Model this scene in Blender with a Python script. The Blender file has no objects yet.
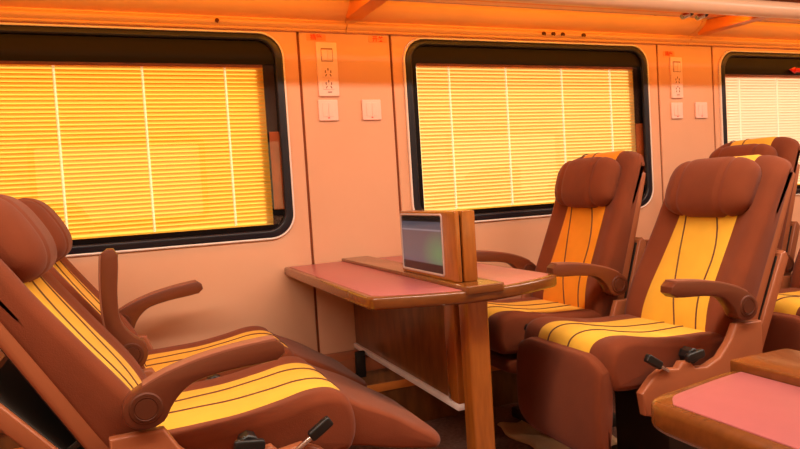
import bpy, bmesh, math, random
from mathutils import Matrix, Vector
random.seed(7)
S = bpy.context.scene
COL = S.collection
PI = math.pi

# ------------------------------------------------------------------ camera
cam_d = bpy.data.cameras.new('camera')
cam = bpy.data.objects.new('camera', cam_d)
COL.objects.link(cam)
YAW, PITCH, ROLL = 0.3888, -0.0482, -0.0619
EYE = Vector((0.0, 0.0, 1.012))
f_ = Vector((math.sin(YAW) * math.cos(PITCH), math.cos(YAW) * math.cos(PITCH), math.sin(PITCH)))
r0 = Vector((math.cos(YAW), -math.sin(YAW), 0.0))
u0 = r0.cross(f_)
r_ = r0 * math.cos(ROLL) + u0 * math.sin(ROLL)
u_ = u0 * math.cos(ROLL) - r0 * math.sin(ROLL)
M3 = Matrix((r_, u_, -f_)).transposed()
cam.matrix_world = Matrix.Translation(EYE) @ M3.to_4x4()
cam_d.sensor_width = 36.0
cam_d.lens = 661.7 / 800 * 36
cam_d.clip_start = 0.02
S.camera = cam

# ------------------------------------------------------------------ light and exposure
S.view_settings.view_transform = 'Standard'
S.view_settings.look = 'None'
S.view_settings.gamma = 1.0
S.view_settings.use_curve_mapping = False
S.view_settings.exposure = 0.0
W = bpy.data.worlds.new('world')
S.world = W
W.use_nodes = True
wn = W.node_tree.nodes
bg = wn['Background']
bg.inputs[0].default_value = (1.0, 0.80, 0.58, 1)
bg.inputs[1].default_value = 1.3
sun_d = bpy.data.lights.new('sun', 'SUN')
sun_d.energy = 4.6
sun_d.angle = 0.02
sun_d.color = (1.0, 0.86, 0.62)
sun = bpy.data.objects.new('sun', sun_d)
COL.objects.link(sun)
sun.rotation_euler = Vector((0.25, -1.0, -0.75)).to_track_quat('-Z', 'Y').to_euler()
LAMP = (1.0, 0.83, 0.67)
LAMP_W = 27.5
FILL_STRIP = (1.0, 0.34, 0.02)  # colour of the added amber fill strips
FILL_STRIP_W = 2.3

# ------------------------------------------------------------------ helpers
def lin(r, g, b):
    def c(v):
        v /= 255.0
        return v / 12.92 if v <= 0.04045 else ((v + 0.055) / 1.055) ** 2.4
    return (c(r), c(g), c(b), 1.0)

def material(name, col, rough=0.5, spec=0.5, bump=0.0, bscale=200.0, var=0.0, vscale=6.0, coat=0.0, metal=0.0, sheen=0.0, stretch=None):
    m = bpy.data.materials.new(name)
    m.use_nodes = True
    nt = m.node_tree
    p = nt.nodes['Principled BSDF']
    if len(col) == 3:
        col = (*col, 1.0)
    p.inputs['Base Color'].default_value = col
    p.inputs['Roughness'].default_value = rough
    p.inputs['Specular IOR Level'].default_value = spec
    p.inputs['Metallic'].default_value = metal
    p.inputs['Coat Weight'].default_value = coat
    p.inputs['Coat Roughness'].default_value = 0.12
    p.inputs['Sheen Weight'].default_value = sheen
    p.inputs['Sheen Roughness'].default_value = 0.45
    tc = nt.nodes.new('ShaderNodeTexCoord')
    mp = nt.nodes.new('ShaderNodeMapping')
    nt.links.new(tc.outputs['Object'], mp.inputs['Vector'])
    if stretch:
        mp.inputs['Scale'].default_value = stretch
    if var:
        n = nt.nodes.new('ShaderNodeTexNoise')
        n.inputs['Scale'].default_value = vscale
        n.inputs['Detail'].default_value = 6
        nt.links.new(mp.outputs[0], n.inputs['Vector'])
        r = nt.nodes.new('ShaderNodeValToRGB')
        r.color_ramp.elements[0].position = 0.3
        r.color_ramp.elements[1].position = 0.7
        r.color_ramp.elements[0].color = (*[max(0, c * (1 - var)) for c in col[:3]], 1)
        r.color_ramp.elements[1].color = (*[min(1, c * (1 + var)) for c in col[:3]], 1)
        nt.links.new(n.outputs['Fac'], r.inputs[0])
        nt.links.new(r.outputs[0], p.inputs['Base Color'])
    if bump:
        n2 = nt.nodes.new('ShaderNodeTexNoise')
        n2.inputs['Scale'].default_value = bscale
        n2.inputs['Detail'].default_value = 3
        nt.links.new(mp.outputs[0], n2.inputs['Vector'])
        b = nt.nodes.new('ShaderNodeBump')
        b.inputs['Strength'].default_value = bump
        b.inputs['Distance'].default_value = 0.002
        nt.links.new(n2.outputs['Fac'], b.inputs['Height'])
        nt.links.new(b.outputs[0], p.inputs['Normal'])
    return m

def emission(name, col, strength):
    m = bpy.data.materials.new(name)
    m.use_nodes = True
    nt = m.node_tree
    nt.nodes.clear()
    o = nt.nodes.new('ShaderNodeOutputMaterial')
    e = nt.nodes.new('ShaderNodeEmission')
    e.inputs[0].default_value = (*col[:3], 1)
    e.inputs[1].default_value = strength
    nt.links.new(e.outputs[0], o.inputs[0])
    return m

def glass(name, tint=(1, 1, 1), ior=1.45, rough=0.0):
    m = bpy.data.materials.new(name)
    m.use_nodes = True
    nt = m.node_tree
    nt.nodes.clear()
    o = nt.nodes.new('ShaderNodeOutputMaterial')
    t = nt.nodes.new('ShaderNodeBsdfTransparent')
    t.inputs[0].default_value = (*tint, 1)
    g = nt.nodes.new('ShaderNodeBsdfGlossy')
    g.inputs['Roughness'].default_value = rough
    lw = nt.nodes.new('ShaderNodeLayerWeight')
    lw.inputs[0].default_value = 0.5
    pw = nt.nodes.new('ShaderNodeMath')
    pw.operation = 'POWER'
    pw.inputs[1].default_value = 5.0
    ma = nt.nodes.new('ShaderNodeMath')
    ma.operation = 'MULTIPLY_ADD'
    f0 = ((ior - 1) / (ior + 1)) ** 2
    ma.inputs[1].default_value = 1 - f0
    ma.inputs[2].default_value = f0
    mx = nt.nodes.new('ShaderNodeMixShader')
    nt.links.new(lw.outputs['Facing'], pw.inputs[0])
    nt.links.new(pw.outputs[0], ma.inputs[0])
    nt.links.new(ma.outputs[0], mx.inputs[0])
    nt.links.new(t.outputs[0], mx.inputs[1])
    nt.links.new(g.outputs[0], mx.inputs[2])
    nt.links.new(mx.outputs[0], o.inputs[0])
    return m

def translucent(name, col, trans, rough=0.6):
    m = bpy.data.materials.new(name)
    m.use_nodes = True
    nt = m.node_tree
    nt.nodes.clear()
    o = nt.nodes.new('ShaderNodeOutputMaterial')
    d = nt.nodes.new('ShaderNodeBsdfDiffuse')
    d.inputs[0].default_value = (*col, 1)
    t = nt.nodes.new('ShaderNodeBsdfTranslucent')
    t.inputs[0].default_value = (*col, 1)
    mx = nt.nodes.new('ShaderNodeMixShader')
    mx.inputs[0].default_value = trans
    nt.links.new(d.outputs[0], mx.inputs[1])
    nt.links.new(t.outputs[0], mx.inputs[2])
    nt.links.new(mx.outputs[0], o.inputs[0])
    return m

M = {
    'wall': material('wall_laminate', (0.75, 0.42, 0.26), 0.42, 0.4, 0.05, 90, 0.03, 3),
    'cornice': material('orange_cornice', (0.84, 0.48, 0.22), 0.4, 0.4, 0.03, 60, 0.04, 4),
    'rack': material('orange_rack', (0.78, 0.24, 0.04), 0.35, 0.5),
    'rackpale': material('pale_rack', (0.86, 0.52, 0.33), 0.3, 0.5),
    'seam': material('dark_seam', (0.28, 0.075, 0.022), 0.8),
    'ceiling': material('ceiling', (0.85, 0.50, 0.30), 0.6),
    'floor': material('carpet', (0.20, 0.105, 0.080), 0.95, 0.1, 0.8, 260, 0.25, 60),
    'black': material('black_border', (0.004, 0.002, 0.0025), 0.5, 0.15),
    'rubber': material('blue_black_gasket', (0.010, 0.010, 0.018), 0.35, 0.4),
    'rim': material('pale_rim', (0.95, 0.84, 0.78), 0.3, 0.5),
    'strip': material('orange_brown_strip', (0.40, 0.085, 0.012), 0.5, 0.3, 0, 1, 0.25, 14),
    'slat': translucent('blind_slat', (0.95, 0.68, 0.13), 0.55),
    'slathem': translucent('blind_slat_hem', (0.93, 0.50, 0.06), 0.46),  # slat colour darkened: shade of the overlapping slats put in
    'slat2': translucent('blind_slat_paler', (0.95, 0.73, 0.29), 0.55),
    'slat2hem': translucent('blind_slat_paler_overlap_shade', (0.94, 0.57, 0.16), 0.48),
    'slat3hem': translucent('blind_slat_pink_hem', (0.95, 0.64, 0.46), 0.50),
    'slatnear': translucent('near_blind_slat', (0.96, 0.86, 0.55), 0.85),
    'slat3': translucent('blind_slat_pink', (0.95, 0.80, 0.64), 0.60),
    'tape': translucent('blind_tape', (0.98, 0.92, 0.82), 0.85),
    'fabric': material('brown_fabric', (0.205, 0.047, 0.017), 0.9, 0.15, 0.35, 420, 0.08, 9, sheen=0.12),
    'yellow': material('yellow_fabric', (0.86, 0.47, 0.042), 0.85, 0.2, 0.35, 420, 0.06, 10, sheen=0.15),
    'orangeyellow': material('orange_yellow_fabric', (0.86, 0.30, 0.012), 0.85, 0.2, 0.35, 420, 0.06, 10, sheen=0.15),
    'piping': material('dark_piping', (0.13, 0.040, 0.016), 0.8),
    'shell': material('brown_plastic', (0.36, 0.105, 0.040), 0.42, 0.45, 0.05, 150, 0.05, 8),
    'arm': material('armrest_leather', (0.150, 0.036, 0.014), 0.36, 0.5, 0.08, 160),
    'armlittop': material('armrest_lit_top', (0.30, 0.105, 0.058), 0.5, 0.4, 0.1, 160),  # armrest brown made paler: lamp light from above put in
    'cap': material('pivot_cap', (0.110, 0.026, 0.009), 0.6, 0.3),
    'blackplastic': material('black_plastic', (0.008, 0.007, 0.007), 0.45, 0.5),
    'steel': material('steel', (0.75, 0.70, 0.66), 0.25, 0.5, metal=1.0),
    'bezel': material('pale_bezel', (0.55, 0.40, 0.36), 0.35),
    'dark': material('dark_metal', (0.022, 0.014, 0.010), 0.6),
    'wood': material('varnished_wood', (0.175, 0.050, 0.008), 0.25, 0.5, 0.02, 40, 0.14, 9, coat=0.5, stretch=(1.2, 9, 9)),
    'woodv': material('varnished_wood_upright', (0.36, 0.105, 0.014), 0.25, 0.5, 0.02, 40, 0.16, 9, coat=0.6, stretch=(8, 8, 1.0)),
    'darkwood': material('dark_wood_panel', (0.20, 0.070, 0.018), 0.35, 0.4, 0, 1, 0.3, 7, coat=0.2, stretch=(4, 4, 1.2)),
    'pink': material('pink_laminate', (0.43, 0.115, 0.115), 0.3, 0.5, 0.02, 300, 0.03, 30),
    'white': material('white_plastic', (0.85, 0.74, 0.72), 0.35, 0.5),
    'plate': material('pale_switch_plate', (0.93, 0.64, 0.57), 0.3, 0.5),
    'mark': material('grey_marking', (0.25, 0.09, 0.05), 0.5),
    'red': material('red_plastic', (0.75, 0.01, 0.005), 0.35, 0.5),
    'redtext': material('red_lettering', (0.80, 0.03, 0.004), 0.5),
    'sticker': material('orange_sticker', (0.80, 0.33, 0.13), 0.4),
    'beige': material('beige_cloth', (0.75, 0.52, 0.30), 0.9, 0.2, 0.5, 120, 0.1, 12),
    'pane': glass('window_pane', (1, 1, 1), 1.6),
    'redglass': glass('amber_rack_glass', (0.95, 0.42, 0.12), 1.5, 0.1),
    'amberfill': emission('amber_fill_diffuser', (1.0, 0.36, 0.05), 2.0),  # glowing face of the added fill strips
    'lens': emission('lamp_diffuser', (1.0, 0.82, 0.64), 6.0),
}

def mk(name, mesh, mat, parent=None):
    o = bpy.data.objects.new(name, mesh)
    COL.objects.link(o)
    if mat is not None:
        mesh.materials.append(M[mat])
    if parent is not None:
        o.parent = parent
    return o

def mesh_obj(name, verts, faces, mat, parent=None, smooth=True, angle=None):
    me = bpy.data.meshes.new(name)
    me.from_pydata([tuple(v) for v in verts], [], faces)
    bm = bmesh.new()
    bm.from_mesh(me)
    bmesh.ops.recalc_face_normals(bm, faces=bm.faces)
    bm.to_mesh(me)
    bm.free()
    if smooth:
        me.polygons.foreach_set('use_smooth', [True] * len(me.polygons))
        if angle:
            me.set_sharp_from_angle(angle=math.radians(angle))
    return mk(name, me, mat, parent)

def bm_obj(name, bm, mat, parent=None, smooth=False):
    me = bpy.data.meshes.new(name)
    bm.to_mesh(me)
    bm.free()
    if smooth:
        me.polygons.foreach_set('use_smooth', [True] * len(me.polygons))
        me.set_sharp_from_angle(angle=math.radians(40))
    return mk(name, me, mat, parent)

def add_box(bm, x0, x1, y0, y1, z0, z1, bev=0.0, mx=None, seg=2):
    t = bmesh.new()
    bmesh.ops.create_cube(t, size=1.0)
    for v in t.verts:
        v.co = Vector((x0 + (v.co.x + .5) * (x1 - x0), y0 + (v.co.y + .5) * (y1 - y0), z0 + (v.co.z + .5) * (z1 - z0)))
    if bev:
        bmesh.ops.bevel(t, geom=list(t.edges), offset=bev, segments=seg, profile=0.5, affect='EDGES')
    if mx is not None:
        bmesh.ops.transform(t, matrix=mx, verts=t.verts)
    me = bpy.data.meshes.new('tmp')
    t.to_mesh(me)
    t.free()
    bm.from_mesh(me)
    bpy.data.meshes.remove(me)

def box(name, x0, x1, y0, y1, z0, z1, mat, parent=None, bev=0.0, mx=None):
    bm = bmesh.new()
    add_box(bm, x0, x1, y0, y1, z0, z1, bev, mx)
    return bm_obj(name, bm, mat, parent, smooth=bev > 0)

XY = Matrix.Identity(4)
XZ = Matrix(((1, 0, 0, 0), (0, 0, -1, 0), (0, 1, 0, 0), (0, 0, 0, 1)))      # outline (x, z), thickness along y
YZ = Matrix(((0, 0, 1, 0), (1, 0, 0, 0), (0, 1, 0, 0), (0, 0, 0, 1)))       # outline (y, z), thickness along x

def plate(name, loops, thick, mat, parent=None, bevel=0.0, mx=XY, center=(0, 0, 0), bres=2):
    """solid plate: first loop the outline, the others holes; centred on its thickness"""
    cu = bpy.data.curves.new(name, 'CURVE')
    cu.dimensions = '2D'
    cu.fill_mode = 'BOTH'
    cu.extrude = max(0.0, thick / 2 - bevel)
    cu.bevel_depth = bevel
    cu.bevel_resolution = bres
    cu.offset = -bevel
    for lp in loops:
        sp = cu.splines.new('POLY')
        sp.points.add(len(lp) - 1)
        for i, p in enumerate(lp):
            sp.points[i].co = (p[0], p[1], 0, 1)
        sp.use_cyclic_u = True
    o = bpy.data.objects.new('tmp', cu)
    COL.objects.link(o)
    bpy.context.view_layer.update()
    me = bpy.data.meshes.new_from_object(o.evaluated_get(bpy.context.evaluated_depsgraph_get()))
    bpy.data.objects.remove(o)
    bpy.data.curves.remove(cu)
    me.name = name
    me.transform(Matrix.Translation(center) @ mx)
    bm = bmesh.new()
    bm.from_mesh(me)
    bmesh.ops.remove_doubles(bm, verts=bm.verts, dist=1e-5)
    bmesh.ops.recalc_face_normals(bm, faces=bm.faces)
    bm.to_mesh(me)
    bm.free()
    me.materials.clear()
    me.polygons.foreach_set('use_smooth', [True] * len(me.polygons))
    me.set_sharp_from_angle(angle=math.radians(35))
    return mk(name, me, mat, parent)

def rrect(x0, x1, y0, y1, r, n=8):
    out = []
    for cx, cy, a0 in ((x1 - r, y1 - r, 0), (x0 + r, y1 - r, 90), (x0 + r, y0 + r, 180), (x1 - r, y0 + r, 270)):
        for i in range(n + 1):
            a = math.radians(a0 + 90 * i / n)
            out.append((cx + r * math.cos(a), cy + r * math.sin(a)))
    return out

def cat(pts, n=6, closed=True):
    """Catmull-Rom through 2D/3D points"""
    out = []
    P = [Vector(p) for p in pts]
    L = len(P)
    segs = L if closed else L - 1
    for i in range(segs):
        if closed:
            a, b, c, d = P[(i - 1) % L], P[i], P[(i + 1) % L], P[(i + 2) % L]
        else:
            a, b, c, d = P[max(i - 1, 0)], P[i], P[i + 1], P[min(i + 2, L - 1)]
        for k in range(n):
            t = k / n
            out.append(0.5 * ((2 * b) + (c - a) * t + (2 * a - 5 * b + 4 * c - d) * t * t + (3 * b - a - 3 * c + d) * t ** 3))
    if not closed:
        out.append(P[-1])
    return out

def tube(name, pts, rad, mat, parent=None, n=8):
    V, F = [], []
    P = [Vector(p) for p in pts]
    up = None
    for i, p in enumerate(P):
        d = (P[min(i + 1, len(P) - 1)] - P[max(i - 1, 0)]).normalized()
        if up is None:
            up = Vector((0, 0, 1)) if abs(d.z) < 0.9 else Vector((1, 0, 0))
        a = d.cross(up)
        if a.length < 1e-4:
            a = d.orthogonal()
        a.normalize()
        b = a.cross(d).normalized()
        up = b
        for k in range(n):
            t = 2 * PI * k / n
            V.append(p + (a * math.cos(t) + b * math.sin(t)) * rad)
    for i in range(len(P) - 1):
        for k in range(n):
            F.append((i * n + k, i * n + (k + 1) % n, (i + 1) * n + (k + 1) % n, (i + 1) * n + k))
    F.append(tuple(range(n)))
    F.append(tuple(range((len(P) - 1) * n, len(P) * n)))
    return mesh_obj(name, V, F, mat, parent, True, 50)

def cyl(name, p0, p1, rad, mat, parent=None, n=20, bev=0.003):
    p0, p1 = Vector(p0), Vector(p1)
    d = (p1 - p0)
    L = d.length
    prof = [(0, rad - bev), (bev, rad), (L - bev, rad), (L, rad - bev)]
    q = d.normalized().to_track_quat('Z', 'Y')
    V, F = [], []
    for h, r in prof:
        for k in range(n):
            t = 2 * PI * k / n
            V.append(p0 + q @ Vector((r * math.cos(t), r * math.sin(t), h)))
    for i in range(3):
        for k in range(n):
            F.append((i * n + k, i * n + (k + 1) % n, (i + 1) * n + (k + 1) % n, (i + 1) * n + k))
    F.append(tuple(range(n)))
    F.append(tuple(range(3 * n, 4 * n)))
    return mesh_obj(name, V, F, mat, parent, True, 40)

def thing(name, label, category, loc=(0, 0, 0), rotz=0.0, group=None):
    o = bpy.data.objects.new(name, None)
    o.empty_display_size = 0.1
    COL.objects.link(o)
    o.location = loc
    o.rotation_euler = (0, 0, rotz)
    o['label'] = label
    o['category'] = category
    if group:
        o['group'] = group
    return o

def structure(name, label=None, loc=(0, 0, 0)):
    o = bpy.data.objects.new(name, None)
    COL.objects.link(o)
    o.location = loc
    o['kind'] = 'structure'
    if label:
        o['label'] = label
        o['category'] = name.split('_')[0]
    return o

def setkind(o, label, category, kind='structure'):
    o['kind'] = kind
    o['label'] = label
    o['category'] = category
    return o

# ------------------------------------------------------------------ the carriage shell
D = 2.76                    # the window wall
YN = -0.62                  # the wall behind the camera
XL, XR = -1.9, 5.6
ZC = 2.20
setkind(box('floor', XL, XR, YN, D + .1, -0.06, 0.0, 'floor'), 'dark brown carpeted carriage floor', 'floor')
setkind(box('ceiling', XL, XR, YN, D + .1, ZC, ZC + .05, 'ceiling'), 'pale carriage ceiling above the luggage rack', 'ceiling')
setkind(box('wall_left', XL - .05, XL, YN, D, 0, ZC, 'wall'), 'plain peach end wall of the carriage', 'wall')
setkind(box('wall_right', XR, XR + .05, YN, D, 0, ZC, 'wall'), 'plain peach far end wall of the carriage', 'wall')

ZT, ZB = 1.690, 0.850       # outer window heights (rim)
BT, BB = 1.567, 0.918       # the blind
WINS = [  # outer left, outer right, blind left, blind right, tapes, slat material, blind top, outer top
    (-0.752, 0.652, -0.685, 0.565, (-0.520, -0.214, 0.094, 0.409), 'slat', 1.563, 1.707),
    (1.194, 2.600, 1.268, 2.520, (1.430, 1.738, 2.062, 2.364), 'slat2', 1.582, 1.706),
    (3.110, 4.500, 3.155, 4.410, (3.285, 3.590, 3.900, 4.210), 'slat3', 1.550, 1.694),
]

def hole(w, g=0.0):
    return rrect(w[0] - g, w[1] + g, ZB - g, w[7] + g, 0.105 + g, 10)

wb = structure('wall_back', 'peach laminate window wall with dark panel joints')
plate('wall_backing', [[(XL, 0), (XR, 0), (XR, ZC), (XL, ZC)]] + [hole(w, .004) for w in WINS], 0.02, 'seam', wb, 0, XZ, (0, D + .022, 0))
SE = [XL, 0.7185, 1.138, 2.672, 3.066, XR]
G = 0.0055
for i in range(5):
    loops = [rrect(SE[i] + G, SE[i + 1] - G, 0.33, 1.93, .003, 1)]
    if i in (0, 2, 4):
        loops.append(hole(WINS[i // 2], .002))
    plate('wall_panel', loops, 0.012, 'wall', wb, 0.003, XZ, (0, D + .006, 0))

# the wall behind the camera, with the same windows: their light and their mirror image fall on the far windows
wf = structure('wall_front', 'plain peach window wall on the near side of the carriage')
NW = [(-0.70, 0.66), (1.22, 2.58), (3.12, 4.48)]
plate('wall_panel', [[(XL, 0), (XR, 0), (XR, ZC), (XL, ZC)]] + [rrect(a, b, .89, 1.62, .08) for a, b in NW], 0.05, 'wall', wf, 0, XZ, (0, YN - .025, 0))
for a, b in NW:
    plate('frame', [rrect(a - .02, b + .02, .87, 1.64, .09), rrect(a + .03, b - .03, .93, 1.56, .03)], 0.03, 'black', wf, 0.004, XZ, (0, YN + .005, 0))

# ledge and duct along the foot of the window wall
bb = structure('baseboard_back', 'stepped brown heating duct along the foot of the window wall')
box('duct', XL, XR, D - .13, D + .02, 0, .27, 'darkwood', bb, .006)
box('duct_cap', XL, XR, D - .15, D, .27, .335, 'shell', bb, .006)
box('orange_strip', XL, XR, D - .138, D - .128, .17, .205, 'rack', bb, .003)

# ------------------------------------------------------------------ windows
def window(i, w):
    n = structure('window_%d' % (i + 1), ['large window with a deep yellow blind and dark border behind the reclined seats',
                                          'large window with a pale yellow blind above the facing seats',
                                          'window with a pale blind and red hammer behind the last headrest'][i])
    oL, oR, BT, ZT = w[0], w[1], w[6], w[7]
    plate('rim', [hole(w, .001), hole(w, -.007)], 0.022, 'rim', n, 0.004, XZ, (0, D - .001, 0))
    plate('gasket', [hole(w, -.0065), rrect(oL + .040, oR - .040, ZB + .040, ZT - .036, .075, 8)], 0.026, 'rubber', n, 0.009, XZ, (0, D + .000, 0))
    plate('frame', [rrect(oL + .036, oR - .036, ZB + .036, ZT - .032, .08, 8), rrect(max(w[2] - .012, oL + .044), w[3] + .052, BB - .008, BT + .014, .015, 4)], 0.008, 'black', n, 0.001, XZ, (0, D + .006, 0))
    plate('glass_pane', [rrect(oL + .03, oR - .03, ZB + .03, ZT - .03, .08, 8)], 0.004, 'pane', n, 0, XZ, (0, D + .0125, 0))
    # the narrow strip of window reveal beside the blind: black with an orange-brown sheet
    box('reveal', w[3] - .03, w[3] + .110, D + .034, D + .040, BB - .02, BT + .02, 'black', n)
    box('reveal_sheet', w[3] + .010, w[3] + .056, D + .026, D + .032, BB + .055, 1.30, 'strip', n)
    # blind
    t = thing('venetian_blind', ['deep yellow slatted blind in the window behind the reclined seats',
                                 'pale yellow slatted blind in the window above the wall table and facing seats',
                                 'pinkish white slatted blind behind the headrest of the last row'][i], 'blind', ((w[2] + w[3]) / 2, D + .024, BB), 0, 'blinds in the carriage windows')
    hw = (w[3] - w[2]) / 2
    H = BT - BB
    ns = 40
    p = H / ns
    V, F = [], []
    for k in range(ns):
        z = p * k
        prof = [(0.0065, z - .003), (0.0015, z + p * .25), (-.001, z + p * .6), (-.0022, z + p * 1.0), (-.003, z + p * 1.22)]
        cuts = [-hw]
        for x in w[4]:
            cuts += [x - (w[2] + w[3]) / 2 - .003, x - (w[2] + w[3]) / 2 + .003]
        cuts.append(hw)
        for xa, xb in zip(cuts[::2], cuts[1::2]):
            b = len(V)
            for yy, zz in prof:
                V += [(xa, yy, zz), (xb, yy, zz)]
            for j in range(4):
                F.append((b + 2 * j, b + 2 * j + 1, b + 2 * j + 3, b + 2 * j + 2))
    sl = mesh_obj('slats', V, F, w[5], t, True)
    sl['kind'] = 'stuff'
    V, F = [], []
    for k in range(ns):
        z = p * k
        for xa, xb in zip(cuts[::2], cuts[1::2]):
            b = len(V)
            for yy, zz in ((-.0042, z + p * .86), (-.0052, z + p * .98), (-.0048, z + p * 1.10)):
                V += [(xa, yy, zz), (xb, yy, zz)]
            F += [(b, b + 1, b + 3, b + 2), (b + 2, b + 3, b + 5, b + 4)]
    he = mesh_obj('slat_overlap_shade', V, F, w[5] + 'hem', t, True)  # added strips whose darker colour paints the shade where slats overlap
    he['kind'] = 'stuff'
    for x in w[4]:
        xx = x - (w[2] + w[3]) / 2
        box('ladder_tape', xx - .005, xx + .005, -.0075, -.006, 0.002, H, 'tape', t)
    box('head_rail', -hw, hw, -.004, .010, H + .0, H + .018, 'strip', t, .002)
    box('bottom_rail', -hw, hw, -.003, .010, -.012, -.001, 'slat', t, .002)
    return n
for i, w in enumerate(WINS):
    window(i, w)
# the blinds of the windows behind the camera
for (a, b), lb in zip(NW, ('yellow slatted blind in the near wall beside the camera', 'yellow slatted blind in the near wall beside the near table', 'yellow slatted blind at the far end of the near wall')):
    t = thing('venetian_blind', lb, 'blind', ((a + b) / 2, YN - .03, .92), 0, 'blinds in the carriage windows')
    hw = (b - a) / 2
    V, F = [], []
    ns = 30
    p = .66 / ns
    for k in range(ns):
        z = p * k
        bI = len(V)
        for yy, zz in ((-.005, z - .003), (0, z + p * .5), (0, z + p * 1.02)):
            V += [(-hw, yy, zz), (hw, yy, zz)]
        for j in range(2):
            F.append((bI + 2 * j, bI + 2 * j + 1, bI + 2 * j + 3, bI + 2 * j + 2))
    sl = mesh_obj('slats', V, F, 'slatnear', t, True)
    sl['kind'] = 'stuff'

# ------------------------------------------------------------------ cornice and luggage rack
def extrude_x(name, prof, x0, x1, mat, parent, angle=35):
    n = len(prof)
    V = [(x0, y, z) for y, z in prof] + [(x1, y, z) for y, z in prof]
    F = [(k, (k + 1) % n, n + (k + 1) % n, n + k) for k in range(n)] + [tuple(range(n)), tuple(range(n, 2 * n))]
    return mesh_obj(name, V, F, mat, parent, True, angle)

co = structure('trim_1', 'orange cornice moulding above the windows')
prof = [(D, 1.714), (D - .018, 1.714), (D - .022, 1.718), (D - .020, 1.722)]
prof += [(D - .020 - .020 * math.sin(PI * k / 8), 1.722 + .034 * k / 8) for k in range(1, 8)]
prof += [(D - .020, 1.757), (D - .020, 1.762), (D - .040, 1.766), (D - .062, 1.772), (D - .085, 1.782), (D - .105, 1.796), (D - .118, 1.812), (D - .118, 1.830), (D, 1.86)]
for a, b in ((XL, 0.925), (0.929, 2.872), (2.876, XR)):
    extrude_x('cornice_length', prof, a, b, 'cornice', co)

rk = structure('trim_2', 'orange luggage rack with pale front rail above the windows')
def rz(y):
    return 1.826 - (D - .13 - y) * 0.12
def slab(name, y0, y1, dz, th, mat, x0=XL, x1=XR):
    return extrude_x(name, [(y0, rz(y0) + dz), (y1, rz(y1) + dz), (y1, rz(y1) + dz + th), (y0, rz(y0) + dz + th)], x0, x1, mat, rk)
slab('rack_pale_slat', D - .235, D - .150, 0.0, .014, 'rackpale')
slab('rack_slat', D - .40, D - .242, -.004, .014, 'rack')
slab('rack_lip', D - .425, D - .402, -.014, .022, 'cornice')
slab('rack_glass', D - .545, D - .425, 0.002, .006, 'redglass')
slab('back_gap', D - .160, D - .05, 0.018, .01, 'seam')
for y, z, r, m in ((D - .575, rz(D - .575) - .026, .034, 'rackpale'),):
    extrude_x('front_rail', [(y + r * math.cos(2 * PI * k / 16), z + 1.1 * r * math.sin(2 * PI * k / 16)) for k in range(16)], XL, XR, m, rk, 60)
for xb in (-0.95, 0.955, 2.94, 4.9):
    bm = bmesh.new()
    y0, y1 = D - .55, D - .055
    pr = [(y1, 1.756), (y1 - .05, 1.760), (y0, rz(y0) - .028), (y0, rz(y0) + .002), (y1 - .06, 1.826), (y1, 1.826)]
    n = len(pr)
    hw = .038
    va = [bm.verts.new((xb - hw, y, z)) for y, z in pr]
    vb = [bm.verts.new((xb + hw, y, z)) for y, z in pr]
    for k in range(n):
        bm.faces.new((va[k], va[(k + 1) % n], vb[(k + 1) % n], vb[k]))
    bm.faces.new(va)
    bm.faces.new(vb)
    bmesh.ops.recalc_face_normals(bm, faces=bm.faces)
    bmesh.ops.bevel(bm, geom=list(bm.edges), offset=.008, segments=2, profile=.5, affect='EDGES')
    bm_obj('rack_bracket', bm, 'rack', rk, True)

# reading lamps under the rack (bright metal), coat hooks on the cornice
for k, (x, lb) in enumerate(((2.44, 'small bright metal reading lamp under the rack, nearer the pale window'), (2.53, 'small bright metal reading lamp under the rack, nearer the rack bracket'))):
    y = D - .44
    t = thing('reading_lamp', lb, 'lamp', (x, y, rz(y) - .034), 0, 'reading lamps under the rack')
    cyl('lamp_base', (0, 0, .030), (0, 0, -.004), .013, 'blackplastic', t, 14)
    cyl('lamp_head', (.004, .0, -.008), (-.034, .006, -.022), .014, 'steel', t, 16)
    cyl('lamp_socket', (.022, -.003, -.003), (.003, 0, -.009), .0125, 'blackplastic', t, 14)
for x, lb in ((0.385, 'dark coat hook on the cornice above the deep yellow blind, standing alone'), (1.925, 'dark coat hook above the pale yellow blind, first of the trio beside the seats'), (1.98, 'dark coat hook above the pale yellow blind, middle of the trio'),
              (2.035, 'dark coat hook above the pale yellow blind, last of the close trio'), (2.16, 'dark coat hook above the pale yellow blind, standing apart from the trio')):
    t = thing('coat_hook', lb, 'hook', (x, D - .042, 1.738), 0, 'coat hooks on the cornice')
    cyl('hook_base', (0, .004, 0), (0, -.004, 0), .008, 'cap', t, 12, .001)
    tube('hook_peg', [(0, -.003, .004), (0, -.014, .002), (0, -.018, -.006), (0, -.012, -.012)], .0028, 'cap', t, 6)

# ceiling lamps over the aisle (above the picture)
for i, x in enumerate((-0.75, 0.95, 2.65, 4.35)):
    t = thing('ceiling_light', 'long ceiling light over the aisle ' + ('beside the deep yellow blind', 'beside the wall table', 'beside the window seat facing the table', 'beside the seats of the last row')[i], 'light', (x, 1.02, ZC - .002), 0, 'ceiling lights over the aisle')
    plate('housing', [rrect(-.80, .80, -.11, .11, .02), rrect(-.78, .78, -.09, .09, .015)], .05, 'white', t, .003, XY, (0, 0, -.025))
    box('diffuser', -.78, .78, -.09, .09, -.035, -.025, 'lens', t)
    ld = bpy.data.lights.new('ceiling_lamp', 'AREA')
    ld.shape = 'RECTANGLE'
    ld.size, ld.size_y = 1.5, 0.16
    ld.energy = LAMP_W
    ld.color = LAMP
    lo = bpy.data.objects.new('ceiling_lamp', ld)
    COL.objects.link(lo)
    lo.parent = t
    lo.location = (0, 0, -.055)

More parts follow.
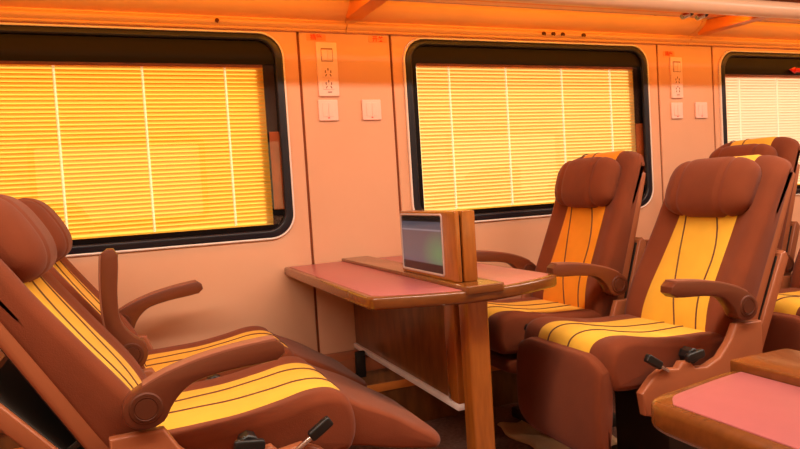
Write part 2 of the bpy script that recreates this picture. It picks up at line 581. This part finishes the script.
# unseen amber strips added behind the rack lip to brighten the upper wall
for x0, x1, lb in ((-1.80, .90, 'added amber fill strip behind the rack lip over the reclined seats'), (1.01, 2.89, 'added amber fill strip behind the rack lip over the pale yellow blind'), (3.0, 4.85, 'added amber fill strip behind the rack lip over the last window')):
    y = D - .395
    t = thing('fill_strip', lb, 'light', ((x0 + x1) / 2, y, rz(y) - .004), 0, 'added fill strips under the luggage rack')
    h = (x1 - x0) / 2
    box('housing', -h, h, -.006, .006, -.014, 0.0, 'rack', t, .002)
    box('diffuser', -h + .01, h - .01, .006, .009, -.013, -.002, 'amberfill', t)
    ld = bpy.data.lights.new('fill_strip_lamp', 'AREA')
    ld.shape = 'RECTANGLE'
    ld.size, ld.size_y = 2 * h - .02, .012
    ld.energy = FILL_STRIP_W * 2 * h
    ld.color = FILL_STRIP
    lo = bpy.data.objects.new('fill_strip_lamp', ld)
    COL.objects.link(lo)
    lo.parent = t
    lo.location = (0, .011, -.008)
    lo.rotation_euler = Vector((0, 1, -.45)).to_track_quat('-Z', 'Y').to_euler()

# ------------------------------------------------------------------ seats
HX, HZ = -0.02, 0.47        # hinge of the backrest

def smooth01(a, b, x):
    t = max(0.0, min(1.0, (x - a) / (b - a)))
    return t * t * (3 - 2 * t)

def normals2(P):
    out = []
    n = len(P)
    area = sum(P[i].x * P[(i + 1) % n].y - P[(i + 1) % n].x * P[i].y for i in range(n))
    s = 1 if area > 0 else -1
    for i in range(n):
        d = (P[(i + 1) % n] - P[i - 1]).normalized()
        out.append(Vector((d.y, -d.x)) * s)
    return out

def pad(name, P, hw, rad, dep, place, mat, parent, ny=14, deform=None):
    """a cushion: closed profile P swept across y with rounded ends; place(a, b, y) gives the point"""
    N = normals2(P)
    inner = [(-hw + rad + (2 * hw - 2 * rad) * k / ny, 0.0) for k in range(1, ny)]
    st = [(-hw + rad * (1 - math.sin(PI / 2 * (1 - k / 5))), dep * (1 - math.cos(PI / 2 * (1 - k / 5)))) for k in range(6)]
    st = st + inner + [(-y, d) for y, d in st[::-1]]
    V, F = [], []
    n = len(P)
    for y, d in st:
        for i in range(n):
            q = P[i] - N[i] * d
            a, b = q.x, q.y
            if deform:
                a, b = deform(a, b, y, N[i])
            V.append(place(a, b, y))
    for j in range(len(st) - 1):
        for i in range(n):
            F.append((j * n + i, j * n + (i + 1) % n, (j + 1) * n + (i + 1) % n, (j + 1) * n + i))
    for b0 in (0, (len(st) - 1) * n):
        cen = sum((V[b0 + i] for i in range(n)), Vector()) / n
        V.append(cen)
        for i in range(n):
            F.append((b0 + i, b0 + (i + 1) % n, len(V) - 1))
    return mesh_obj(name, V, F, mat, parent, True, 50)

def insert(name, path, norm, half, place, mat, parent, deform=None, up=0.004, ny=10):
    """coloured panel sewn on a cushion: follows the same surface, a few millimetres proud, edges tucked in"""
    V, F = [], []
    for i, (q, nn) in enumerate(zip(path, norm)):
        h = half(i / (len(path) - 1))
        for j in range(ny + 1):
            y = -h + 2 * h * j / ny
            e = -0.004 if j in (0, ny) else up
            p = q
            a, b = p.x, p.y
            if deform:
                a, b = deform(a, b, y, nn)
            V.append(place(a + nn.x * e, b + nn.y * e, y))
    w = ny + 1
    for i in range(len(path) - 1):
        for j in range(ny):
            F.append((i * w + j, i * w + j + 1, (i + 1) * w + j + 1, (i + 1) * w + j))
    return mesh_obj(name, V, F, mat, parent, True)

def piping(path, norm, yfun, place, parent, deform=None, up=0.0044, rad=0.0029):
    pts = []
    for i, (q, nn) in enumerate(zip(path, norm)):
        y = yfun(i / (len(path) - 1))
        a, b = q.x, q.y
        if deform:
            a, b = deform(a, b, y, nn)
        pts.append(place(a + nn.x * up, b + nn.y * up, y))
    return tube('piping', pts, rad, 'piping', parent, 6)

CUSH = cat([(-.06, .455), (0, .493), (.1, .500), (.2, .505), (.30, .520), (.37, .534), (.425, .533), (.462, .512), (.476, .465), (.468, .415), (.435, .388), (.3, .385), (.1, .388), (-.04, .40)], 5)
BACK = cat([(-.03, .005), (-.01, .035), (.05, .052), (.13, .056), (.25, .044), (.40, .030), (.52, .026), (.60, .022), (.645, .006), (.660, -.018), (.645, -.040), (.5, -.046), (.25, -.046), (.05, -.046), (-.02, -.03)], 5)

def cush_def(a, b, y, nn):
    s = smooth01(.13, .19, abs(y))
    return a, b + (.008 * s * max(0.0, nn.y))

def back_def(a, b, y, nn):
    s = smooth01(.14, .20, abs(y))
    w = max(0.0, nn.y)
    b2 = b + .014 * s * w * (1 - smooth01(.45, .66, a))
    d = max(0.0, abs(y) - .13)
    a2 = a - 3.6 * d * d * smooth01(.35, .66, a)
    return a2, b2

HALF = .237
def make_seat(label, loc, rotz, recline, legrest, arms, aisle, tray, shadow_group, kt=1.0, yel='yellow'):
    """aisle: sign of the local y on which levers and the outer frame sit; arms: list of (sign, lift in degrees, tip offset)"""
    t = thing('train_seat', label, 'seat', loc, rotz, shadow_group)
    cy = lambda a, b, y: Vector((a, y, b))
    # base
    box('pedestal', -.07, .17, -.13, .13, 0.0, .386, 'dark', t, .012)
    box('foot_rail', -.12, .20, -.17, .17, 0.0, .045, 'dark', t, .010)
    # cushion
    pad('seat_cushion', CUSH, HALF, .040, .024, cy, 'fabric', t, deform=cush_def)
    Nc = normals2(CUSH)
    i0, i1 = 5, 5 * 8 + 1
    path, nrm = CUSH[i0:i1 + 1], Nc[i0:i1 + 1]
    ins = insert('yellow_panel', path, nrm, lambda s: .165 - .018 * s, cy, 'yellow', t, cush_def)
    piping(path[1:-1], nrm[1:-1], lambda s: .055 + .02 * math.sin(s * 5.0), cy, ins, cush_def)
    piping(path[1:-1], nrm[1:-1], lambda s: -.050 + .022 * math.sin(1.2 + s * 4.2), cy, ins, cush_def)
    # backrest
    ca, sa = math.cos(math.radians(recline)), math.sin(math.radians(recline))
    def bp(a, b, y):
        a = a * kt
        return Vector((HX - sa * a + ca * b, y, HZ + ca * a + sa * b))
    bk = pad('backrest', BACK, HALF, .036, .026, bp, 'fabric', t, deform=back_def)
    Nb = normals2(BACK)
    j0, j1 = 4, 5 * 11
    path, nrm = BACK[j0:j1 + 1], Nb[j0:j1 + 1]
    ins = insert('yellow_panel', path, nrm, lambda s: .160 - .030 * min(1, s * 1.6), bp, yel, t, back_def)
    piping(path[1:-1], nrm[1:-1], lambda s: aisle * (.02 - .145 * smooth01(0.0, .62, s)), bp, ins, back_def)
    piping(path[1:-1], nrm[1:-1], lambda s: aisle * (.112 - .018 * smooth01(0, .25, s) - .135 * smooth01(.30, .60, s)), bp, ins, back_def)
    # headrest: middle pad and two wings
    def lump(name, y0, y1, hh, th, tc, ncen, parent, ex=2.5, lean=0.0):
        V, F = [], []
        ny, nr = 44, 32
        ym, yh = (y0 + y1) / 2, (y1 - y0) / 2
        for j in range(ny + 1):
            v = 2 * j / ny - 1
            v = .55 * v + .45 * math.sin(PI / 2 * v)
            sc = max(0.0, 1 - abs(v) ** 4.2) ** (1 / 2.2)
            sc = max(sc, 0.02) * (1 - .13 * math.exp(-((abs(v) - .52) / .05) ** 2))
            for k in range(nr):
                a = 2 * PI * k / nr
                c, s_ = math.cos(a), math.sin(a)
                pa = math.copysign(abs(c) ** (2 / ex), c) * hh * (0.35 + .65 * sc if 0 < j < ny else .3)
                pb = math.copysign(abs(s_) ** (2 / ex), s_) * th * sc
                V.append(bp(tc + pa, ncen + pb + lean * v * v, ym + v * yh))
        for j in range(ny):
            for k in range(nr):
                F.append((j * nr + k, j * nr + (k + 1) % nr, (j + 1) * nr + (k + 1) % nr, (j + 1) * nr + k))
        F.append(tuple(range(nr)))
        F.append(tuple(range(ny * nr, (ny + 1) * nr)))
        return mesh_obj(name, V, F, 'fabric', parent, True)
    hr = lump('headrest', -.180, .180, .108 / kt, .066, .518, .052, t)
    # hard rear shell and folding tray
    def shell(name, outline, half, parent, bev=.006, mat='shell'):
        mx = Matrix(((-sa, ca, 0, HX), (0, 0, 1, 0), (ca, sa, 0, HZ), (0, 0, 0, 1)))
        return plate(name, [outline], 2 * half, mat, parent, bev, mx)
    sh = shell('rear_shell', [(-.06, -.022), (.57, -.018), (.605, -.030), (.60, -.050), (.40, -.060), (-.06, -.068)], HALF - .002, t, .008)
    shell('shell_dark_plate', [(0, -.064), (.37, -.058), (.37, -.064), (0, -.071)], HALF - .016, sh, .001, 'dark')  # added dark plate that blackens the gap behind the shell
    ct, stn = math.cos(math.radians(tray)), math.sin(math.radians(tray))
    tr = [(-.01, 0), (.36, 0), (.375, -.012), (.36, -.036), (-.01, -.036)]
    tp = shell('tray_panel', [(x * ct + y * stn - .03, -.076 - x * stn + y * ct) for x, y in tr], HALF + .006, t)
    shell('tray_dark_plate', [(x * ct + y * stn - .03, -.076 - x * stn + y * ct) for x, y in [(.005, -.002), (.35, -.002), (.35, .002), (.005, .002)]], HALF - .008, tp, .001, 'dark')  # matching dark plate on the inner face of the tray
    if tray > 3:
        for sg in (-1, 1):
            bx = plate('tray_strut', [[(.10, -.066), (.112, -.066), (.112, -.066 - .13 * stn - .03), (.10, -.066 - .13 * stn - .03)]], .012, 'dark', t, .001,
                       Matrix(((-sa, ca, 0, HX), (0, 0, 1, sg * .20), (ca, sa, 0, HZ), (0, 0, 0, 1))))
    # leg rest
    la = math.radians(legrest)
    def lp(a, b, y):
        ox, oz = LEG0
        return Vector((ox + a * math.cos(la) - b * math.sin(la), y, oz + a * math.sin(la) + b * math.cos(la)))
    if legrest < -60:
        LEG0 = (.474, .492) if legrest > -100 else (.43, .345)
        LP = cat([(0, .012), (.02, .030), (.15, .036), (.27, .030), (.308, .014), (.316, -.004), (.30, -.018), (.15, -.026), (.03, -.024), (0, -.010)], 4)
        wl = .222
    else:
        LEG0 = (.425, .462)
        LP = cat([(0, .055), (.06, .055), (.14, .046), (.22, .030), (.300, .014), (.320, -.006), (.300, -.024), (.2, -.036), (.1, -.044), (0, -.045)], 4)
        wl = .222
    def leg_def(a, b, y, nn):
        d = max(0.0, abs(y) - .13)
        return a - 4.0 * d * d * smooth01(.12, .3, a) + (4.0 * d * d * (1 - smooth01(0, .1, a)) if -100 < legrest < -60 else 0), b
    pad('leg_rest', LP, wl, .026, .011, lp, 'fabric', t, deform=leg_def)
    # armrests
    AO = [Vector(p) for p in ((.278, .658), (.296, .672), (.294, .690), (.280, .703))] + cat([(.262, .703), (.19, .697), (.11, .684), (.04, .664), (-.006, .644), (-.036, .622), (-.046, .596), (-.034, .567), (0, .555), (.034, .567), (.050, .594), (.072, .620), (.105, .640), (.17, .651), (.24, .655), (.27, .658)], 3, False)
    for sg, lift, wdt, dx, dz in arms:
        yy = sg * (HALF + .036)
        a = math.radians(lift)
        pts = [(q.x * math.cos(a) - (q.y - .6) * math.sin(a), .6 + q.x * math.sin(a) + (q.y - .6) * math.cos(a)) for q in AO]
        ar = plate('armrest', [pts], wdt, 'arm', t, .005, XZ, (dx, yy, dz), 1)
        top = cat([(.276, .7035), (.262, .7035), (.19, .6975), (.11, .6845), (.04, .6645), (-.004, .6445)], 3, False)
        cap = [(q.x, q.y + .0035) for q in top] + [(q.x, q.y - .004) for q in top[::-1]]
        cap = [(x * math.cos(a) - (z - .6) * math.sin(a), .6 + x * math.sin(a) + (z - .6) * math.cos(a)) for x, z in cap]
        plate('arm_lit_top', [cap], wdt - .003, 'armlittop', ar, .001, XZ, (dx, yy, dz), 1)  # strip added along the top, its paler colour paints the lamp light
        for s2 in (-1, 1):
            cyl('pivot_cap', (dx, yy + s2 * (wdt / 2 - .004), .600 + dz), (dx, yy + s2 * (wdt / 2 + .003), .600 + dz), .034, 'cap', ar, 24)
            cyl('pivot_boss', (dx, yy + s2 * (wdt / 2 + .002), .600 + dz), (dx, yy + s2 * (wdt / 2 + .0045), .600 + dz), .024, 'cap', ar, 20)
        FR = [(-.075, .30), (-.075, .545), (.032, .548), (.060, .500), (.105, .455), (.16, .436), (.205, .440), (.225, .462), (.255, .464), (.27, .447), (.325, .455), (.365, .436), (.410, .395), (.40, .33), (.30, .30)]
        if sg == aisle:
            plate('side_frame', [FR], .030, 'shell', t, .007, XZ, (0, sg * (HALF + .034), 0))
        else:
            plate('side_frame', [[(-.06, .32), (-.06, .55), (.03, .55), (.06, .47), (.14, .42), (.14, .34)]], .024, 'shell', t, .006, XZ, (0, sg * (HALF + .030), 0))
    # levers on the aisle side
    yo = aisle * (HALF + .004)
    y2 = aisle * (HALF + .050)
    lv = tube('lever', [(.28, yo, .430), (.298, y2 - aisle * .02, .437), (.315, y2, .449), (.352, y2, .473)], .006, 'steel', t, 8)
    plate('lever_grip', [rrect(-.030, .030, -.0125, .0125, .006, 3)], .020, 'blackplastic', lv, .005, Matrix.Translation((.366, y2, .484)) @ Matrix.Rotation(-math.radians(33), 4, 'Y') @ XZ)
    kb = cyl('knob', (.205, yo, .474), (.205, y2 - aisle * .006, .474), .024, 'blackplastic', t, 8)
    plate('knob_handle', [rrect(-.034, .034, -.013, .013, .008, 3)], .018, 'blackplastic', kb, .005, Matrix.Translation((.205, y2 - aisle * .004, .476)) @ Matrix.Rotation(math.radians(8), 4, 'Y') @ XZ)
    return t

AW = .050
PAIRG = 'brown and yellow carriage seats'
make_seat('brown and yellow reclined aisle seat with extended leg rest, nearest to the camera', (0.005, 1.750, 0), 0, 31, -20, [(-1, 0, AW, 0, 0)], -1, 9, PAIRG, 1.05)
make_seat('brown and yellow reclined seat under the deep yellow blind, its inner armrest raised upright', (0.000, 2.315, 0), 0, 31, -20, [(-1, 81, .046, -.02, 0), (1, 4, .044, -.05, .005)], -1, 9, PAIRG, 1.05)
make_seat('brown and yellow aisle seat with folded leg rest, beside the wooden table leg', (1.725, 1.755, 0), PI, 25, -87, [(1, 0, AW, 0, 0), (-1, 0, .046, .02, .012)], 1, 0, PAIRG)
make_seat('brown window seat with orange yellow back panel, below the pale yellow blind', (1.690, 2.320, 0), PI, 17.5, -172, [(-1, 2, .044, .01, .018)], 1, 0, PAIRG, 1.05, 'orangeyellow')
make_seat('brown and yellow aisle seat of the last row, only its cushion edge showing', (2.62, 1.755, 0), PI, 25, -87, [(1, 0, AW, 0, 0), (-1, 0, .046, 0, 0)], 1, 0, PAIRG)
make_seat('brown and yellow window seat of the last row, its headrest before the pale pinkish blind', (2.58, 2.320, 0), PI, 18, -172, [(-1, 0, .044, 0, 0)], 1, 0, PAIRG, 1.11)

# ------------------------------------------------------------------ tables
def table(label, loc, rotz, L, hw=.313, bulge=.090, off=0.0):
    """local: the wall end at y = L, the aisle end at y = 0 (bulging to -0.085); x centred"""
    t = thing('wall_table', label, 'table', loc, rotz, 'tables fixed to the carriage walls')
    k = hw / .313
    B = bulge / .090
    def outline(d):
        pts = [(-hw + d, L - d), (-hw + d, .02)]
        c = cat([(-hw + d, .034), (-hw + .008 + d, .006 + d), (-hw + .030 + d * .8, -.010 + d), (-.20 * k, -.045 * B + d), (-.09 * k, -.080 * B + d), (0, -.090 * B + d), (.09 * k, -.080 * B + d), (.20 * k, -.045 * B + d), (hw - .030 - d * .8, -.010 + d), (hw - .008 - d, .006 + d), (hw - d, .034)], 5, False)
        return [(-hw + d, L - d)] + [(q.x, q.y) for q in c] + [(hw - d, L - d)]
    plate('tabletop', [outline(0)], .036, 'wood', t, .009, XY, (0, 0, .711))
    ob = outline(.018)
    for sg in (-1, 1):
        bx = .062 + sg * off
        # from the beam round the aisle end to the corner, then up the side
        end = sorted([p for p in ob if p[0] * sg > bx + .005 and p[1] < L * .5], key=lambda p: p[0] * sg)
        pts = [(sg * bx, L - .02), (sg * bx, end[0][1] - .001)] + end + [(sg * (hw - .018), L - .02)]
        plate('laminate', [pts], .004, 'pink', t, .001, XY, (0, 0, .7285))
    plate('centre_beam', [[(off - .060, L - .004), (off - .060, -bulge), (off - .055, -bulge - .004), (off + .055, -bulge - .004), (off + .060, -bulge), (off + .060, L - .004)]], .024, 'wood', t, .003, XY, (0, 0, .730))
    plate('leg', [rrect(-.034, .034, -.033, .033, .010, 4)], .689, 'woodv', t, .0, XY, (.008, .005, .3445))
    box('foot_plate', -.05, .066, -.055, .065, 0, .008, 'steel', t, .002)
    box('side_panel', -.022, .000, .13, L - .01, .365, .688, 'darkwood', t, .003)
    box('panel_post', -.030, .006, .060, .13, .365, .688, 'woodv', t, .004)
    box('metal_edge', -.032, .004, .06, L - .005, .345, .365, 'white', t, .002)
    return t, hw
TX = .905
tA, _ = table('pink topped wooden table fixed to the window wall, carrying the screen box', (TX, 1.700, 0), 0, D - 1.700)
tB, _ = table('pink topped wooden table with no screen, nearest to the camera', (.822, .655, 0), PI, .655 - YN, .236, .040, -.022)
# black strap hanging from the panel near the wall
st = box('strap', .826, .868, D - .175, D - .155, .255, .365, 'blackplastic', None, .004)
st['label'] = 'short black strap under the dark table panel near the window wall'
st['category'] = 'strap'

# screen box on the table beam
t = thing('screen_box', 'wooden box holding a small dark screen on the table beam', 'screen', (.862, 1.690, .7422))
box('case', .0225, .066, 0, .415, 0, .206, 'woodv', t, .004)
plate('front_panel', [rrect(0, .415, 0, .206, .005, 2), rrect(.088, .405, .012, .196, .006, 2)], .015, 'woodv', t, .003, YZ, (.0075, 0, 0))
box('groove', .0145, .0235, .012, .403, .001, .194, 'black', t)
plate('bezel', [rrect(.084, .407, .009, .199, .010, 3), rrect(.091, .400, .016, .192, .006, 3)], .012, 'bezel', t, .003, YZ, (.003, 0, 0))
m = bpy.data.materials.new('screen_picture')
m.use_nodes = True
nt = m.node_tree
p = nt.nodes['Principled BSDF']
p.inputs['Roughness'].default_value = 0.12
tc = nt.nodes.new('ShaderNodeTexCoord')
sx = nt.nodes.new('ShaderNodeSeparateXYZ')
nt.links.new(tc.outputs['Generated'], sx.inputs[0])
def ramp(src, els, interp='LINEAR'):
    r = nt.nodes.new('ShaderNodeValToRGB')
    r.color_ramp.interpolation = interp
    while len(r.color_ramp.elements) < len(els):
        r.color_ramp.elements.new(0.5)
    for e, (pos, c) in zip(r.color_ramp.elements, els):
        e.position = pos
        e.color = c
    nt.links.new(src, r.inputs[0])
    return r
rv = ramp(sx.outputs['Z'], [(0.0, (.010, .004, .006, 1)), (.15, (.012, .005, .008, 1)), (.16, (.17, .12, .14, 1)), (.72, (.15, .095, .11, 1)), (.73, (.32, .26, .29, 1)), (.75, (.30, .24, .27, 1)), (.755, (.11, .10, .13, 1)), (.88, (.10, .085, .11, 1)), (.89, (.008, .003, .004, 1))])
gx = nt.nodes.new('ShaderNodeVectorMath')
gx.operation = 'DISTANCE'
gx.inputs[1].default_value = (.0, .10, .34)
nt.links.new(tc.outputs['Generated'], gx.inputs[0])
gr = ramp(gx.outputs['Value'], [(0.0, (1, 1, 1, 1)), (.42, (0, 0, 0, 1))])
mixc = nt.nodes.new('ShaderNodeMix')
mixc.data_type = 'RGBA'
nt.links.new(gr.outputs[0], mixc.inputs[0])
nt.links.new(rv.outputs[0], mixc.inputs[6])
mixc.inputs[7].default_value = (.16, .30, .13, 1)
inp = ramp(sx.outputs['Z'], [(0, (0, 0, 0, 1)), (.15, (0, 0, 0, 1)), (.16, (1, 1, 1, 1)), (.72, (1, 1, 1, 1)), (.73, (0, 0, 0, 1))])
mul = nt.nodes.new('ShaderNodeMath')
mul.operation = 'MULTIPLY'
nt.links.new(gr.outputs[0], mul.inputs[0])
nt.links.new(inp.outputs[0], mul.inputs[1])
nt.links.new(mul.outputs[0], mixc.inputs[0])
p.inputs['Base Color'].default_value = (.01, .01, .01, 1)
nt.links.new(mixc.outputs[2], p.inputs['Emission Color'])
p.inputs['Emission Strength'].default_value = 0.65
M['screen'] = m
box('display', .001, .006, .089, .402, .014, .194, 'screen', t)
box('rear_display', .0655, .068, .094, .397, .019, .191, 'black', t)

# ------------------------------------------------------------------ fittings on the wall
def socket_panel(x0, x1, z0, z1, label):
    t = thing('socket_panel', label, 'socket', ((x0 + x1) / 2, D, (z0 + z1) / 2), 0, 'tall socket panels between windows')
    w, h = (x1 - x0) / 2, (z1 - z0) / 2
    plate('plate', [rrect(-w, w, -h, h, .004, 3)], .012, 'plate', t, .003, XZ, (0, -.005, 0))
    fz = h * .52
    plate('switch_surround', [rrect(-.026, .026, fz - .027, fz + .029, .002, 2), rrect(-.0245, .0245, fz - .0255, fz + .024, .002, 2)], .003, 'mark', t, 0, XZ, (0, -.0112, 0))
    for sg in (-1, 1):
        a, b = sorted((sg * .0008, sg * .0235))
        plate('rocker', [rrect(a, b, fz - .0245, fz + .023, .002, 2)], .006, 'plate', t, .0015, XZ, (0, -.012, 0))
    for k, cz in enumerate((-h * .12, -h * .56)):
        so = plate('outlet', [rrect(-.027, .027, cz - .022, cz + .022, .003, 2)], .003, 'plate', t, .001, XZ, (0, -.012, 0))
        for px, pz, rr in ((0, .013, 0), (-.012, .003, 0), (.012, .003, 0), (-.010, -.012, 28), (.010, -.012, -28)):
            q = Matrix.Translation((px, -.0138, cz + pz)) @ Matrix.Rotation(math.radians(rr), 4, 'Y') @ XZ
            plate('slot', [rrect(-.0022, .0022, -.0055, .0055, .001, 1)], .002, 'mark', so, 0, q)
    box('brand_bar', -.006, .012, -.0125, -.0105, -h * .86, -h * .86 + .004, 'mark', t)
    return t
socket_panel(.791, .883, 1.442, 1.672, 'tall pale socket panel with clear switch and outlets, by the deep yellow blind')
socket_panel(2.752, 2.834, 1.428, 1.648, 'tall pale socket panel in the narrow wall strip beyond the pale yellow blind')

def switch_plate(x0, x1, z0, z1, label):
    t = thing('switch_plate', label, 'switch', ((x0 + x1) / 2, D, (z0 + z1) / 2), 0, 'small square plates under the sockets')
    w, h = (x1 - x0) / 2, (z1 - z0) / 2
    plate('plate', [rrect(-w, w, -h, h, .004, 3)], .011, 'plate', t, .003, XZ, (0, -.005, 0))
    for a, b in ((-.60, -.04), (.0, .56)):
        plate('rocker', [rrect(w * a, w * b, -h * .62, h * .70, .002, 2)], .0025, 'plate', t, .001, XZ, (0, -.0118, 0))
    box('indicator', -.004, .004, -.0125, -.0105, -h * .78, -h * .70, 'redtext', t)
    return t
switch_plate(.785, .872, 1.338, 1.428, 'square pale switch plate directly below the nearer socket panel')
switch_plate(.983, 1.071, 1.338, 1.428, 'square pale switch plate standing alone to the side of the nearer socket panel')
switch_plate(2.747, 2.827, 1.318, 1.405, 'square pale switch plate directly below the farther socket panel')
switch_plate(2.920, 3.005, 1.318, 1.405, 'square pale switch plate standing alone to the side of the farther socket panel')

def sticker(x0, x1, z0, z1, txt, label):
    t = thing('sticker', label, 'sign', ((x0 + x1) / 2, D, (z0 + z1) / 2), 0, 'small red lettered stickers under the cornice')
    w, h = (x1 - x0) / 2, (z1 - z0) / 2
    plate('backing', [rrect(-w, w, -h, h, .003, 2)], .002, 'sticker', t, 0, XZ, (0, -.001, 0))
    cu = bpy.data.curves.new('lettering', 'FONT')
    cu.body = txt
    cu.size = 2 * h * .95
    cu.align_x = 'CENTER'
    cu.align_y = 'CENTER'
    cu.extrude = .0006
    cu.offset = .0004
    o = bpy.data.objects.new('tmp', cu)
    COL.objects.link(o)
    bpy.context.view_layer.update()
    me = bpy.data.meshes.new_from_object(o.evaluated_get(bpy.context.evaluated_depsgraph_get()))
    bpy.data.objects.remove(o)
    me.materials.clear()
    me.transform(Matrix.Translation((0, -.0028, 0)) @ XZ)
    mk('lettering', me, 'redtext', t)
sticker(.755, .840, 1.679, 1.707, '插座', 'red lettered orange sticker above the nearer tall socket panel')
sticker(1.035, 1.122, 1.679, 1.707, '开关', 'red lettered orange sticker near the joint before the pale yellow blind')
sticker(2.712, 2.790, 1.652, 1.680, '插座', 'red lettered sticker above the farther socket panel')

# emergency hammer on the border of the last window
t = thing('emergency_hammer', 'red emergency hammer on the dark border above the pale pinkish blind', 'hammer', (3.70, D - .010, 1.590))
cyl('handle', (0, 0, 0), (.15, 0, 0), .013, 'red', t, 14, .005)
cyl('head', (.150, 0, -.035), (.150, 0, .035), .012, 'red', t, 14, .004)
box('bracket', .02, .13, .004, .0125, -.020, .020, 'blackplastic', t, .002)
plate('holder', [[(-.035, .004), (.01, .018), (.01, -.018)]], .012, 'red', t, .002, XZ, (-.002, 0, 0))

# beige cloth on the floor in front of the window seat
V, F = [], []
nx, ny = 16, 16
for i in range(nx + 1):
    for j in range(ny + 1):
        x = 1.36 + .34 * i / nx + .015 * math.sin(j * .9)
        y = 1.86 + .55 * j / ny + .018 * math.sin(i * 1.1)
        V.append((x, y, .006 + .006 * (1 + math.sin(i * .8 + j * .5)) * .5))
for i in range(nx):
    for j in range(ny):
        a = i * (ny + 1) + j
        F.append((a, a + 1, a + ny + 2, a + ny + 1))
mt = mesh_obj('floor_cloth', V, F, 'beige', None, True)
sol = mt.modifiers.new('thickness', 'SOLIDIFY')
sol.thickness = .005
mt['label'] = 'rumpled beige cloth lying on the floor behind the wooden table leg'
mt['category'] = 'cloth'
